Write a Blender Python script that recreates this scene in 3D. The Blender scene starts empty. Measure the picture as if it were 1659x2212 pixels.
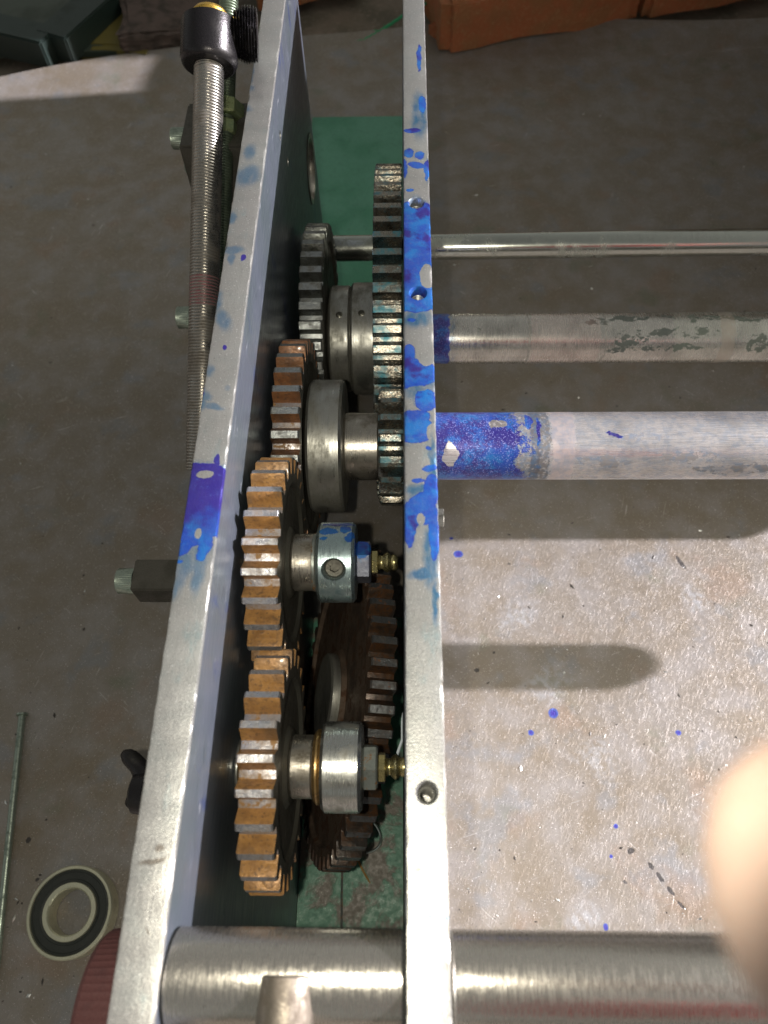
import bpy, bmesh, math, random
from mathutils import Vector, Matrix
random.seed(7)
S = 0.001                      # everything below is written in millimetres
scene = bpy.context.scene
COL = scene.collection
pi, sin, cos, tan, rad = math.pi, math.sin, math.cos, math.tan, math.radians

# ------------------------------------------------------------------ camera
CAMZ = 580.0
F = 1662.0; CX, CY = 829.5, 1106.0          # focal length and centre in picture units (1659 x 2212)
ydir = Vector((34, 3031, -F)).normalized()  # world +Y seen from the camera
dn = Vector((38, -914, -F)); dn = (dn - ydir * dn.dot(ydir)).normalized()
zdir = -dn
xdir = ydir.cross(zdir)
M = Matrix((xdir, ydir, zdir))              # camera -> world rotation (rows are world axes in camera space)
cam = bpy.data.cameras.new('camera'); camo = bpy.data.objects.new('camera', cam); COL.objects.link(camo)
camo.matrix_world = Matrix.Translation((0, 0, CAMZ * S)) @ M.to_4x4()
cam.sensor_fit = 'VERTICAL'; cam.sensor_height = 34.6; cam.sensor_width = 25.95
cam.lens = F / 2212 * 34.6
cam.clip_start = 0.005; cam.clip_end = 60
cam.dof.use_dof = True; cam.dof.focus_distance = 0.38; cam.dof.aperture_fstop = 13.0
scene.camera = camo
CP = Vector((0, 0, CAMZ))
def at(u, v, z=0.0):
    """world point (mm) on the horizontal plane z that shows at u, v"""
    d = M @ Vector((u - CX, CY - v, -F))
    return CP + d * ((z - CAMZ) / d.z)

# ------------------------------------------------------------------ world, sun, flash
world = bpy.data.worlds.new('World'); scene.world = world; world.use_nodes = True
wn = world.node_tree; wn.nodes.clear()
sky = wn.nodes.new('ShaderNodeTexSky'); sky.sky_type = 'NISHITA'; sky.sun_disc = False
bg = wn.nodes.new('ShaderNodeBackground'); wo = wn.nodes.new('ShaderNodeOutputWorld')
SUNV = Vector((-2.3, -0.212, -1.0)).normalized()       # the way the sunlight travels
elev = math.asin(-SUNV.z)
sky.sun_elevation = elev; sky.sun_rotation = math.atan2(-SUNV.x, -SUNV.y)
sky.air_density = 0.7; sky.dust_density = 6.0; sky.ozone_density = 1.0
bg.inputs['Strength'].default_value = 0.056
hs = wn.nodes.new('ShaderNodeHueSaturation'); hs.inputs['Saturation'].default_value = 0.2     # thin hazy daylight
wn.links.new(sky.outputs[0], hs.inputs['Color']); mw = wn.nodes.new('ShaderNodeMix'); mw.data_type = 'RGBA'; mw.blend_type = 'MULTIPLY'; mw.inputs[0].default_value = 1.0; mw.inputs[7].default_value = (1.0, 0.985, 0.86, 1)
wn.links.new(hs.outputs[0], mw.inputs[6]); wn.links.new(mw.outputs[2], bg.inputs[0]); wn.links.new(bg.outputs[0], wo.inputs[0])
sl = bpy.data.lights.new('sun', 'SUN'); sl.energy = 5.0; sl.angle = rad(0.6); sl.color = (1.0, 0.945, 1.0)
so = bpy.data.objects.new('sun', sl); COL.objects.link(so)
so.rotation_euler = SUNV.to_track_quat('-Z', 'Y').to_euler()
fl = bpy.data.lights.new('phone_flash', 'SPOT'); fl.energy = 1.3; fl.spot_size = rad(93); fl.spot_blend = .5; fl.shadow_soft_size = 0.0022; fl.color = (1.0, 0.93, 0.76)
fo = bpy.data.objects.new('phone_flash', fl); COL.objects.link(fo); fo.location = (-0.015, 0.0, 0.581); fo.rotation_euler = camo.matrix_world.to_euler()
scene.view_settings.view_transform = 'Standard'; scene.view_settings.look = 'None'
scene.view_settings.exposure = 1.2; scene.view_settings.gamma = 1.0
scene.render.engine = 'CYCLES'

# ------------------------------------------------------------------ node helpers
class NT:
    def __init__(s, name):
        s.m = bpy.data.materials.new(name); s.m.use_nodes = True
        s.t = s.m.node_tree; s.t.nodes.clear()
        s.out = s.n('OutputMaterial'); s.b = s.n('BsdfPrincipled'); s.l(s.b.outputs[0], s.out.inputs[0])
        s.tc = s.n('TexCoord'); s.P = s.scale(s.tc.outputs['Object'], (1000, 1000, 1000))   # object space in mm
    def n(s, k): return s.t.nodes.new('ShaderNode' + k)
    def l(s, a, b): s.t.links.new(a, b)
    def put(s, sock, v):
        if isinstance(v, bpy.types.NodeSocket): s.l(v, sock)
        elif v is not None:
            if isinstance(v, (tuple, list)) and len(v) == 3 and sock.type == 'RGBA': v = (*v, 1)
            sock.default_value = v
    def scale(s, v, k):
        n = s.n('VectorMath'); n.operation = 'MULTIPLY'; s.put(n.inputs[0], v); n.inputs[1].default_value = k; return n.outputs[0]
    def vadd(s, a, b):
        n = s.n('VectorMath'); n.operation = 'ADD'; s.put(n.inputs[0], a); s.put(n.inputs[1], b); return n.outputs[0]
    def math(s, op, a, b=None, c=None, clamp=False):
        n = s.n('Math'); n.operation = op; n.use_clamp = clamp; s.put(n.inputs[0], a)
        if b is not None: s.put(n.inputs[1], b)
        if c is not None: s.put(n.inputs[2], c)
        return n.outputs[0]
    def noise(s, size, vec=None, detail=4, rough=.55, stretch=None, dist=0, off=None, col=False):
        n = s.n('TexNoise'); n.inputs['Scale'].default_value = 1.0; n.inputs['Detail'].default_value = detail
        n.inputs['Roughness'].default_value = rough; n.inputs['Distortion'].default_value = dist
        v = vec or s.P; k = stretch or (1, 1, 1)
        v = s.scale(v, tuple(x / size for x in k))
        if off: v = s.vadd(v, (off, off * .7, off * 1.3))
        s.l(v, n.inputs['Vector']); return n.outputs['Color' if col else 'Fac']
    def vor(s, size, vec=None, feat='F1', stretch=None):
        n = s.n('TexVoronoi'); n.feature = feat; n.inputs['Scale'].default_value = 1.0
        k = stretch or (1, 1, 1); s.l(s.scale(vec or s.P, tuple(x / size for x in k)), n.inputs['Vector']); return n.outputs['Distance']
    def ss(s, v, a, b, lo=0.0, hi=1.0):
        n = s.n('MapRange'); n.interpolation_type = 'SMOOTHSTEP'; s.put(n.inputs[0], v)
        for i, x in enumerate((a, b, lo, hi)): n.inputs[i + 1].default_value = x
        return n.outputs[0]
    def mix(s, f, a, b):
        n = s.n('Mix'); n.data_type = 'RGBA'; s.put(n.inputs[0], f); s.put(n.inputs[6], a); s.put(n.inputs[7], b); return n.outputs[2]
    def fmix(s, f, a, b):
        n = s.n('Mix'); n.data_type = 'FLOAT'; s.put(n.inputs[0], f); s.put(n.inputs[2], a); s.put(n.inputs[3], b); return n.outputs[0]
    def blobs(s, lst, warp=2.0, wsize=5.0, vec=None):
        """1 - distance to the nearest of a list of ellipses (x, y, rx, ry[, angle]) in object mm"""
        w = s.noise(wsize, vec, detail=5, rough=.6, col=True)
        n = s.n('VectorMath'); n.operation = 'SUBTRACT'; s.l(w, n.inputs[0]); n.inputs[1].default_value = (.5, .5, .5)
        p = s.vadd(vec or s.P, s.scale(n.outputs[0], (warp * 2, warp * 2, 0)))
        acc = None
        for b in lst:
            m = s.n('Mapping'); m.vector_type = 'TEXTURE'; s.l(p, m.inputs[0])
            m.inputs['Location'].default_value = (b[0], b[1], 0); m.inputs['Scale'].default_value = (b[2], b[3], 1e5)
            m.inputs['Rotation'].default_value = (0, 0, b[4] if len(b) > 4 else 0)
            L = s.n('VectorMath'); L.operation = 'LENGTH'; s.l(m.outputs[0], L.inputs[0])
            acc = L.outputs['Value'] if acc is None else s.math('MINIMUM', acc, L.outputs['Value'])
        return s.math('SUBTRACT', 1.0, acc)
    def bump(s, h, dist, strength=1.0, prev=None):
        n = s.n('Bump'); n.inputs['Distance'].default_value = dist * S; n.inputs['Strength'].default_value = strength
        s.l(h, n.inputs['Height'])
        if prev is not None: s.l(prev, n.inputs['Normal'])
        return n.outputs[0]
    def done(s, col=None, metal=None, rough=None, nrm=None, spec=None, coat=None, sss=None):
        b = s.b.inputs
        s.put(b['Base Color'], col); s.put(b['Metallic'], metal); s.put(b['Roughness'], rough)
        if nrm is not None: s.l(nrm, b['Normal'])
        if spec is not None: s.put(b['Specular IOR Level'], spec)
        if coat is not None: s.put(b['Coat Weight'], coat); b['Coat Roughness'].default_value = .12
        if sss is not None: b['Subsurface Weight'].default_value = sss; b['Subsurface Scale'].default_value = .004; b['Subsurface Radius'].default_value = (1, .35, .2)
        return s.m
def lathed_vec(s, k=1.0):
    """object coords as (along the X axis, arc position, 0): lines run round the shaft"""
    sp = s.n('SeparateXYZ'); s.l(s.P, sp.inputs[0])
    a = s.math('ARCTAN2', sp.outputs[1], sp.outputs[2])
    c = s.n('CombineXYZ'); s.l(sp.outputs[0], c.inputs[0]); s.l(s.math('MULTIPLY', a, k), c.inputs[1]); return c.outputs[0]

INK_DEEP = (0.012, 0.006, 0.22); INK_MID = (0.004, 0.05, 0.42); INK_THIN = (0.01, 0.22, 0.5)
def ink_over(s, amt, col, metal, rough, deep=None):
    """ink stain: solid body, darker dried rim, violet where it lies thick"""
    g = s.noise(1.1, detail=4, off=31, rough=.7); g2 = s.noise(8, detail=5, off=11, dist=.5)
    ring = s.math('MULTIPLY', s.ss(amt, 0.0, .02), s.ss(amt, .09, .03))
    c = s.mix(s.ss(g2, .35, .6), (0.006, 0.105, 0.34), (0.008, 0.045, 0.28))
    if deep is None: dm = s.ss(s.noise(11, detail=5, off=71), .54, .64)
    else: dm = deep
    c = s.mix(s.math('MULTIPLY', dm, .9), c, (0.020, 0.005, 0.13))
    c = s.mix(s.math('MULTIPLY', ring, .8), c, (.010, .008, .18))
    c = s.mix(s.ss(g, .58, .75, 0, .35), c, (.08, .15, .45))
    halo = s.math('MULTIPLY', s.ss(amt, -.32, 0.0, 0, .45), s.ss(s.noise(3.5, detail=6, rough=.7, off=91), .42, .6)); col = s.mix(halo, col, (.03, .18, .38))
    op = s.math('MULTIPLY', s.ss(amt, 0.0, 0.03), s.ss(s.math('ADD', g, s.math('MULTIPLY', dm, .5)), .1, .6, .80, .97))
    return s.mix(op, col, c), s.fmix(op, metal, .3), s.fmix(op, rough, .34), op

def m_metal(name, base, dark, rough=.35, metal=.95, grime=.5, gs=14, round_=False, rust=None, rustamt=.5, bump=.03, pits=0.0, ink=None, streak=None, k=20, coat=None):
    s = NT(name); v = lathed_vec(s, k) if round_ else s.P
    n1 = s.noise(gs, v, detail=6); n2 = s.noise(1.1, v, detail=4, off=5)
    if round_: fine = s.noise(.5, v, detail=3, stretch=(1, .06, 1))
    else: fine = s.noise(.6, v, detail=3, stretch=streak or (1, 1, 1))
    gm = s.ss(n1, .62 - grime * .35, .78 - grime * .2)
    gm = s.math('MULTIPLY', gm, s.ss(n2, .25, .6, .55, 1.0))
    col = s.mix(gm, base, dark)
    col = s.mix(s.ss(fine, .35, .7, 0, .35), col, tuple(x * .55 for x in base))
    r = s.fmix(gm, s.ss(fine, .3, .7, rough * .75, rough * 1.3), min(1, rough + .25))
    mt = s.fmix(gm, metal, metal * .6)
    if rust:
        n3 = s.noise(gs * .6, v, detail=7, rough=.65, off=20)
        f = s.ss(n3, .68 - rustamt * .35, .74 - rustamt * .3)
        rc = s.mix(s.noise(3, v, off=9), rust, tuple(x * .35 for x in rust))
        col = s.mix(f, col, rc); r = s.fmix(f, r, .7); mt = s.fmix(f, mt, .1)
    if pits:
        p = s.ss(s.noise(.9, detail=2, off=3), .66, .72); col = s.mix(s.math('MULTIPLY', p, pits), col, (.02, .018, .015))
    if ink is not None:
        amt = s.blobs(ink, 2.2, 5.5); col, mt, r, op = ink_over(s, amt, col, mt, r)
    nr = s.bump(fine, bump, 1.0); nr = s.bump(s.noise(2.2, v, detail=5), bump * 2.5, .8, nr)
    return s.done(col, mt, r, nr, coat=coat)

# ------------------------------------------------------------------ mesh helpers (millimetres, world)
class MB:
    def __init__(s): s.v = []; s.f = []; s.mi = []
    def add(s, vs, fs, mi=0):
        o = len(s.v); s.v += [tuple(p) for p in vs]; s.f += [tuple(i + o for i in f) for f in fs]
        s.mi += [mi] * len(fs) if isinstance(mi, int) else mi
        return s
    def lathe(s, prof, p0=(0, 0, 0), axis=(1, 0, 0), n=64, mi=0, phase=0.0, jit=0.0, cap=(True, True)):
        ax = Vector(axis).normalized(); ref = Vector((0, 0, 1)) if abs(ax.z) < .9 else Vector((0, 1, 0))
        u = (ref - ax * ref.dot(ax)).normalized(); w = ax.cross(u); p0 = Vector(p0)
        vs = []; fs = []
        for (x, r) in prof:
            for i in range(n):
                a = 2 * pi * i / n + phase; rr = r + (random.uniform(-jit, jit) if jit else 0)
                vs.append(p0 + ax * x + (u * cos(a) + w * sin(a)) * rr)
        for j in range(len(prof) - 1):
            for i in range(n):
                k = (i + 1) % n; fs.append((j * n + i, (j + 1) * n + i, (j + 1) * n + k, j * n + k))
        if cap[0]: fs.append(tuple(range(n)))
        if cap[1]: fs.append(tuple(reversed(range((len(prof) - 1) * n, len(prof) * n))))
        return s.add(vs, fs, mi)
    def box(s, lo, hi, b=0.6, mi=0):
        bm = bmesh.new(); bmesh.ops.create_cube(bm, size=1)
        for v in bm.verts: v.co = Vector([(lo[i] + hi[i]) / 2 + v.co[i] * (hi[i] - lo[i]) for i in range(3)])
        if b: bmesh.ops.bevel(bm, geom=bm.edges[:], offset=b, segments=2, affect='EDGES')
        bm.verts.index_update(); s.add([v.co.copy() for v in bm.verts], [[v.index for v in f.verts] for f in bm.faces], mi); bm.free(); return s
    def xform(s, mat): s.v = [tuple(mat @ Vector(p)) for p in s.v]; return s
    def tube(s, pts, r, n=8, mi=0):
        pts = [Vector(p) for p in pts]; vs = []; fs = []
        for i, p in enumerate(pts):
            t = (pts[min(i + 1, len(pts) - 1)] - pts[max(i - 1, 0)]).normalized()
            ref = Vector((0, 0, 1)) if abs(t.z) < .9 else Vector((1, 0, 0)); u = (ref - t * ref.dot(t)).normalized(); w = t.cross(u)
            R = r[i] if isinstance(r, (list, tuple)) else r
            vs += [p + (u * cos(2 * pi * k / n) + w * sin(2 * pi * k / n)) * R for k in range(n)]
        for j in range(len(pts) - 1):
            for k in range(n):
                q = (k + 1) % n; fs.append((j * n + k, j * n + q, (j + 1) * n + q, (j + 1) * n + k))
        fs += [tuple(reversed(range(n))), tuple(range((len(pts) - 1) * n, len(pts) * n))]
        return s.add(vs, fs, mi)
    def build(s, name, mats, parent=None, org=None, angle=32, loc=None):
        o0 = Vector(org if org is not None else (parent['_o'] if parent is not None and '_o' in parent else (0, 0, 0)))
        me = bpy.data.meshes.new(name)
        me.from_pydata([(Vector(p) - o0) * S for p in s.v], [], s.f)
        if not isinstance(mats, (list, tuple)): mats = [mats]
        for m in mats: me.materials.append(m)
        me.polygons.foreach_set('material_index', s.mi)
        me.polygons.foreach_set('use_smooth', [True] * len(me.polygons)); me.update()
        bm = bmesh.new(); bm.from_mesh(me); bmesh.ops.recalc_face_normals(bm, faces=bm.faces); bm.to_mesh(me); bm.free()
        me.set_sharp_from_angle(angle=rad(angle))
        ob = bpy.data.objects.new(name, me); COL.objects.link(ob)
        if parent is not None:
            ob.parent = parent; po = Vector(parent['_o']) if '_o' in parent else Vector()
            ob.location = (o0 - po) * S
        else: ob.location = o0 * S
        ob['_o'] = tuple(o0)
        return ob
def tag(o, label=None, cat=None, group=None, kind=None):
    if label: o['label'] = label
    if cat: o['category'] = cat
    if group: o['group'] = group
    if kind: o['kind'] = kind
    return o
def thing(name, loc, label, cat, group=None):
    e = bpy.data.objects.new(name, None); COL.objects.link(e); e.location = Vector(loc) * S; e['_o'] = tuple(loc)
    e.empty_display_size = .01
    return tag(e, label, cat, group)
def cut(ob, cutters):
    """boolean-subtract MB shapes (world mm) from an object and keep the plain mesh"""
    tmp = []
    for c in cutters:
        q = c.build('cutter', ob.data.materials[0]); tmp.append(q)
        m = ob.modifiers.new('b', 'BOOLEAN'); m.operation = 'DIFFERENCE'; m.solver = 'EXACT'; m.object = q
    bpy.context.view_layer.update()
    dg = bpy.context.evaluated_depsgraph_get(); me = bpy.data.meshes.new_from_object(ob.evaluated_get(dg))
    ob.modifiers.clear(); ob.data = me; me.set_sharp_from_angle(angle=rad(32))
    for q in tmp: bpy.data.objects.remove(q)

def gear_mb(x0, x1, c, Z, ro, depth, bore=8.0, tipf=.34, rootf=.30, hubr=None, recess=1.5, wear=.16, phase=0.0, ch=.6):
    """spur gear, axis along X, centre c = (y, z). material slots: 0 side, 1 flank, 2 tip"""
    rr = ro - depth; h = depth
    a = rootf / 2; b = .5 - tipf / 2
    fr = [(a, rr, 1), (a + (b - a) * .18, rr + .10 * h, 1), (a + (b - a) * .52, rr + .5 * h, 1), (a + (b - a) * .85, rr + .88 * h, 1), (b, ro, 2), (.5, ro, 2),
          (1 - b, ro, 1), (1 - a - (b - a) * .85, rr + .88 * h, 1), (1 - a - (b - a) * .52, rr + .5 * h, 1), (1 - a - (b - a) * .18, rr + .10 * h, 1), (1 - a, rr, 1)]
    pts = []; fm = []
    for t in range(Z):
        jr = random.uniform(-wear, wear); ja = random.uniform(-wear, wear) / ro
        for (q, r, m) in fr:
            k = (r - rr) / h
            pts.append((2 * pi * (t + q) / Z + phase + ja * k, r + jr * k)); fm.append(3 if (q in (a, 1 - a)) and False else m)
    N = len(pts); mb = MB(); w = x1 - x0
    cols = [(x0, -ch), (x0 + ch, 0), (x0 + w * .5, 0), (x1 - ch, 0), (x1, -ch)]
    vs = []; fs = []; mi = []
    for (x, d) in cols:
        for (an, r) in pts:
            k = max(0, (r - rr) / h); r2 = r + d * (1 if r > rr + .5 * h else .4); vs.append((x, c[0] + r2 * sin(an), c[1] + r2 * cos(an)))
    for j in range(len(cols) - 1):
        for i in range(N):
            k = (i + 1) % N; fs.append((j * N + i, (j + 1) * N + i, (j + 1) * N + k, j * N + k)); mi.append(3 if (i % 11) == 10 else fm[i])
    mb.add(vs, fs, mi)
    for side, xs in ((0, x0), (1, x1)):
        sg = 1 if side == 0 else -1; hb = hubr or bore * 1.7
        rings = [(xs, None)] + [(xs, rr - 1.5), (xs, rr - 4.5), (xs + sg * recess, rr - 6.0), (xs + sg * recess, hb + 2), (xs, hb), (xs, bore)]
        vs = []; fs = []
        for (x, r) in rings:
            for (an, rp) in pts:
                if r is None:
                    r2 = rp - ch * (1 if rp > rr + .5 * h else .4)
                else: r2 = r
                vs.append((x, c[0] + r2 * sin(an), c[1] + r2 * cos(an)))
        for j in range(len(rings) - 1):
            for i in range(N):
                k = (i + 1) % N; fs.append((j * N + i, (j + 1) * N + i, (j + 1) * N + k, j * N + k))
        mb.add(vs, fs, 0)
    return mb
def ch(x0, x1, r, c=.8): return [(x0, r - c), (x0 + c, r), (x1 - c, r), (x1, r - c)]
def shaft(x0, x1, r, yz, mat, name, parent, c=.8, n=72, org=None):
    return MB().lathe(ch(x0, x1, r, c), (0, yz[0], yz[1]), n=n).build(name, mat, parent, org=org or (0, yz[0], yz[1]))
def thread(p0, axis, L, r, pitch, d=.6, n=40):
    prof = []; x = 0
    while x < L:
        prof += [(x, r - d), (x + pitch * .32, r - .04), (x + pitch * .62, r - .04)]; x += pitch
    prof.append((L, r - d)); return MB().lathe(prof, p0, axis, n=n)
def screw_head(p0, axis, r, h, nk=36):
    """socket head cap screw head with knurled side and hex socket"""
    ax = Vector(axis).normalized(); ref = Vector((0, 0, 1)); u = (ref - ax * ref.dot(ax)).normalized(); w = ax.cross(u); p0 = Vector(p0)
    mb = MB(); n = nk * 2; vs = []; fs = []
    prof = [(0, r, 0), (.3, r, 0), (.5, r, 1), (h - 1.2, r, 1), (h - .6, r, 0), (h, r - .7, 0), (h, r * .5, 2), (h - r * .6, r * .48, 2), (h - r * .6, .01, 2)]
    for (x, q, m) in prof:
        for i in range(n):
            a = 2 * pi * i / n; rr = q
            if m == 1: rr = q - (.28 if i % 2 else 0)
            if m == 2 and q > .1: rr = q * cos(pi / 6) / cos((a % (pi / 3)) - pi / 6)
            vs.append(p0 + ax * x + (u * cos(a) + w * sin(a)) * rr)
    for j in range(len(prof) - 1):
        for i in range(n):
            k = (i + 1) % n; fs.append((j * n + i, (j + 1) * n + i, (j + 1) * n + k, j * n + k))
    return mb.add(vs, fs)

# ------------------------------------------------------------------ materials
def m_floor():
    s = NT('scratched_steel_sheet'); P = s.P
    a = s.noise(95, detail=5, rough=.6); b = s.noise(22, detail=6, rough=.65, off=4); c = s.noise(3.0, detail=6, rough=.7, off=8)
    col = s.mix(s.ss(a, .30, .70), (.21, .175, .132), (.235, .21, .182))
    col = s.mix(s.ss(s.noise(26, detail=3, off=4), .35, .75, 0, .5), col, (.31, .30, .305))
    col = s.mix(s.ss(s.noise(40, detail=5, off=14), .56, .68, 0, .45), col, (.20, .22, .25))
    col = s.mix(s.ss(s.noise(55, detail=4, off=44), .57, .70, 0, .5), col, (.24, .17, .12))
    col = s.mix(s.ss(s.noise(48, detail=5, off=64), .60, .72, 0, .5), col, (.15, .165, .115))
    # scratches: thin stretched noise in three directions
    sc = None
    for ang, off in ((.3, 1), (1.25, 7), (2.3, 13)):
        m = s.n('Mapping'); s.l(P, m.inputs[0]); m.inputs['Rotation'].default_value = (0, 0, ang)
        k = s.ss(s.noise(1.3, m.outputs[0], detail=2, stretch=(1, .05, 1), off=off), .70, .76)
        k = s.math('MULTIPLY', k, s.ss(s.noise(30, detail=2, off=off * 3), .45, .6))
        sc = k if sc is None else s.math('MAXIMUM', sc, k)
    col = s.mix(s.math('MULTIPLY', sc, .55), col, (.62, .60, .58))
    pit = s.ss(s.noise(1.6, detail=3, off=51), .66, .74)
    col = s.mix(s.math('MULTIPLY', pit, .6), col, (.07, .06, .055))
    col = s.mix(s.ss(s.noise(.9, detail=2, off=71), .66, .71, 0, .8), col, (.75, .73, .72))
    scars = [(*at(1470, 1215)[:2], 2.2, 8, .45), (*at(540 * 2 + 282, 1838)[:2], 3.2, 2.2, .3), (*at(1405, 1870)[:2], 2.0, 3.2, .6), (*at(1425, 1895)[:2], 1.8, 4, .6),
             (*at(1448, 1925)[:2], 1.6, 4, .6), (*at(1470, 1955)[:2], 1.4, 4, .7), (*at(1350, 1906)[:2], 1.6, 1.4), (*at(1100, 1218)[:2], 1.6, 1.0),
             (*at(1100, 1155)[:2], 1.8, .8), (*at(1030, 1448)[:2], 2.4, 2.0), (*at(812, 1180)[:2], 2.8, 1.6), (*at(80, 1900)[:2], 1.5, 1.5), (*at(60, 1815)[:2], 2.2, 2.5)]
    sa = s.ss(s.blobs(scars, 1.6, 2.0), 0.02, .3); col = s.mix(s.math('MULTIPLY', sa, .85), col, (.03, .028, .03))
    drops = [(*at(x, y)[:2], r, r * q) for x, y, r, q in ((990, 1197, 4.3, .8), (1195, 1541, 4.0, 1), (1147, 1583, 2.3, 1), (1465, 1583, 2.4, .8), (1320, 1850, 1.3, 1),
             (1330, 1785, 1.7, 1), (975, 1163, 1.8, .7), (1308, 2003, 1.8, 1.4))]
    da = s.blobs(drops, .7, 2.0); dk = s.ss(da, 0, .15)
    col = s.mix(s.math('MULTIPLY', dk, .9), col, s.mix(s.ss(da, .2, .6), (.03, .08, .38), (.02, .012, .28)))
    pale = [(*at(x, y)[:2], r, r2, .5) for x, y, r, r2 in ((1180, 1480, 30, 20), (1290, 1640, 18, 24), (1120, 1330, 30, 14), (1500, 1290, 14, 20), (1260, 1990, 22, 12))]
    pa = s.math('MULTIPLY', s.ss(s.blobs(pale, 14, 22), 0, .8), s.ss(s.noise(6, detail=5, off=90), .35, .65)); col = s.mix(s.math('MULTIPLY', pa, .4), col, (.42, .45, .50))
    h = s.math('ADD', s.math('MULTIPLY', s.noise(4.5, detail=2, off=8), .5), s.math('MULTIPLY', s.noise(.8, detail=2, off=17), .3))
    mk = s.n('Mapping'); s.l(P, mk.inputs[0]); mk.inputs['Rotation'].default_value = (0, 0, .5)
    h = s.math('ADD', h, s.math('MULTIPLY', s.ss(s.noise(1.6, mk.outputs[0], detail=4, rough=.7, stretch=(1, .3, 1), off=27), .5, .7), .5))
    h = s.math('SUBTRACT', h, s.math('MULTIPLY', s.math('MAXIMUM', sc, s.math('MAXIMUM', pit, sa)), .35))
    nr = s.bump(h, .30, .7); nr = s.bump(s.noise(22, detail=2, off=4), 1.2, .5, nr)
    col = s.mix(s.ss(s.noise(.75, detail=3, rough=.8, off=33), .60, .72, 0, .3), col, (.12, .10, .09))
    r = s.fmix(sc, s.ss(c, .3, .7, .42, .62), .3)
    return s.done(col, .35, r, nr)

def px_blobs(lst, z, org):
    """(u, v, half width, half height in picture units[, angle]) -> object-space ellipses on plane z"""
    out = []
    for b in lst:
        p = at(b[0], b[1], z); q = at(b[0] + b[2], b[1], z); r = at(b[0], b[1] - b[3], z)
        out.append((p.x - org[0], p.y - org[1], max(.3, q.x - p.x), max(.3, r.y - p.y), *(b[4:5])))
    return out
ORG_R = (7.2, 240, 0); ORG_L = (-71.3, 240, 0)
def R4(l): return [(812.2 + b[0] * .3594, 328.4 + b[1] * .3594, b[2] * .3594, b[3] * .3594, *b[4:]) for b in l]
ink_right = R4([(245, 78, 60, 20, -.3), (172, 95, 14, 60), (306, 110, 16, 66), (262, 20, 30, 24), (202, 228, 22, 12), (235, 460, 200, 172), (230, 640, 200, 120), (230, 800, 200, 90), (240, 880, 160, 82),
                (212, 1012, 24, 11), (215, 1330, 150, 90), (195, 1230, 40, 80), (330, 1330, 40, 60), (300, 1490, 62, 74), (230, 1590, 100, 40), (225, 1665, 130, 88), (312, 1778, 16, 16),
                (322, 1900, 50, 19, .35), (255, 1975, 42, 14), (340, 2020, 56, 86), (280, 2110, 90, 66, .5), (205, 2190, 60, 90), (300, 2190, 60, 50)])
ink_right += [(885, 1140, 14, 44), (908, 1105, 36, 22), (937, 1150, 12, 60), (912, 225, 9, 18), (890, 282, 20, 5), (905, 125, 5, 30), (883, 330, 10, 10), (905, 1118, 10, 10)]
ink_right_thin = [(913, 1240, 44, 15), (900, 690, 40, 22), (905, 1060, 34, 18), (935, 1000, 10, 70), (930, 1200, 20, 80), (960, 1980, 14, 10), (925, 1975, 20, 8), (905, 250, 20, 60), (905, 840, 40, 30), (942, 1300, 8, 60)]
def L5(l): return [(328.4 + b[0] * .2891, 829.5 + b[1] * .2891, b[2] * .2891, b[3] * .2891, *b[4:]) for b in l]
ink_left = L5([(245, 550, 40, 60), (485, 570, 26, 50), (330, 700, 300, 112), (330, 820, 300, 130), (320, 960, 300, 130), (300, 1060, 260, 110), (230, 1150, 100, 130), (400, 1150, 60, 140), (320, 1130, 80, 80), (205, 1318, 28, 15), (365, 1285, 40, 40)])
ink_left += [(433, 850, 8, 22), (484, 750, 5, 5), (525, 557, 6, 7)]
ink_left_thin = L5([(400, 90, 70, 40, -.6), (460, 170, 110, 30, -.25), (370, 150, 44, 50), (220, 1330, 90, 260), (350, 1380, 70, 240), (170, 1480, 40, 170), (560, 30, 30, 26), (300, 1300, 160, 160)]) + \
    [(538, 190, 16, 9), (534, 380, 34, 30, -.4), (487, 538, 36, 9), (500, 558, 8, 18), (530, 235, 18, 9), (540, 160, 12, 28), (470, 650, 14, 28), (482, 690, 18, 32, .4), (500, 470, 12, 16), (540, 330, 16, 22), (505, 540, 30, 12), (450, 800, 20, 16)]
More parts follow.
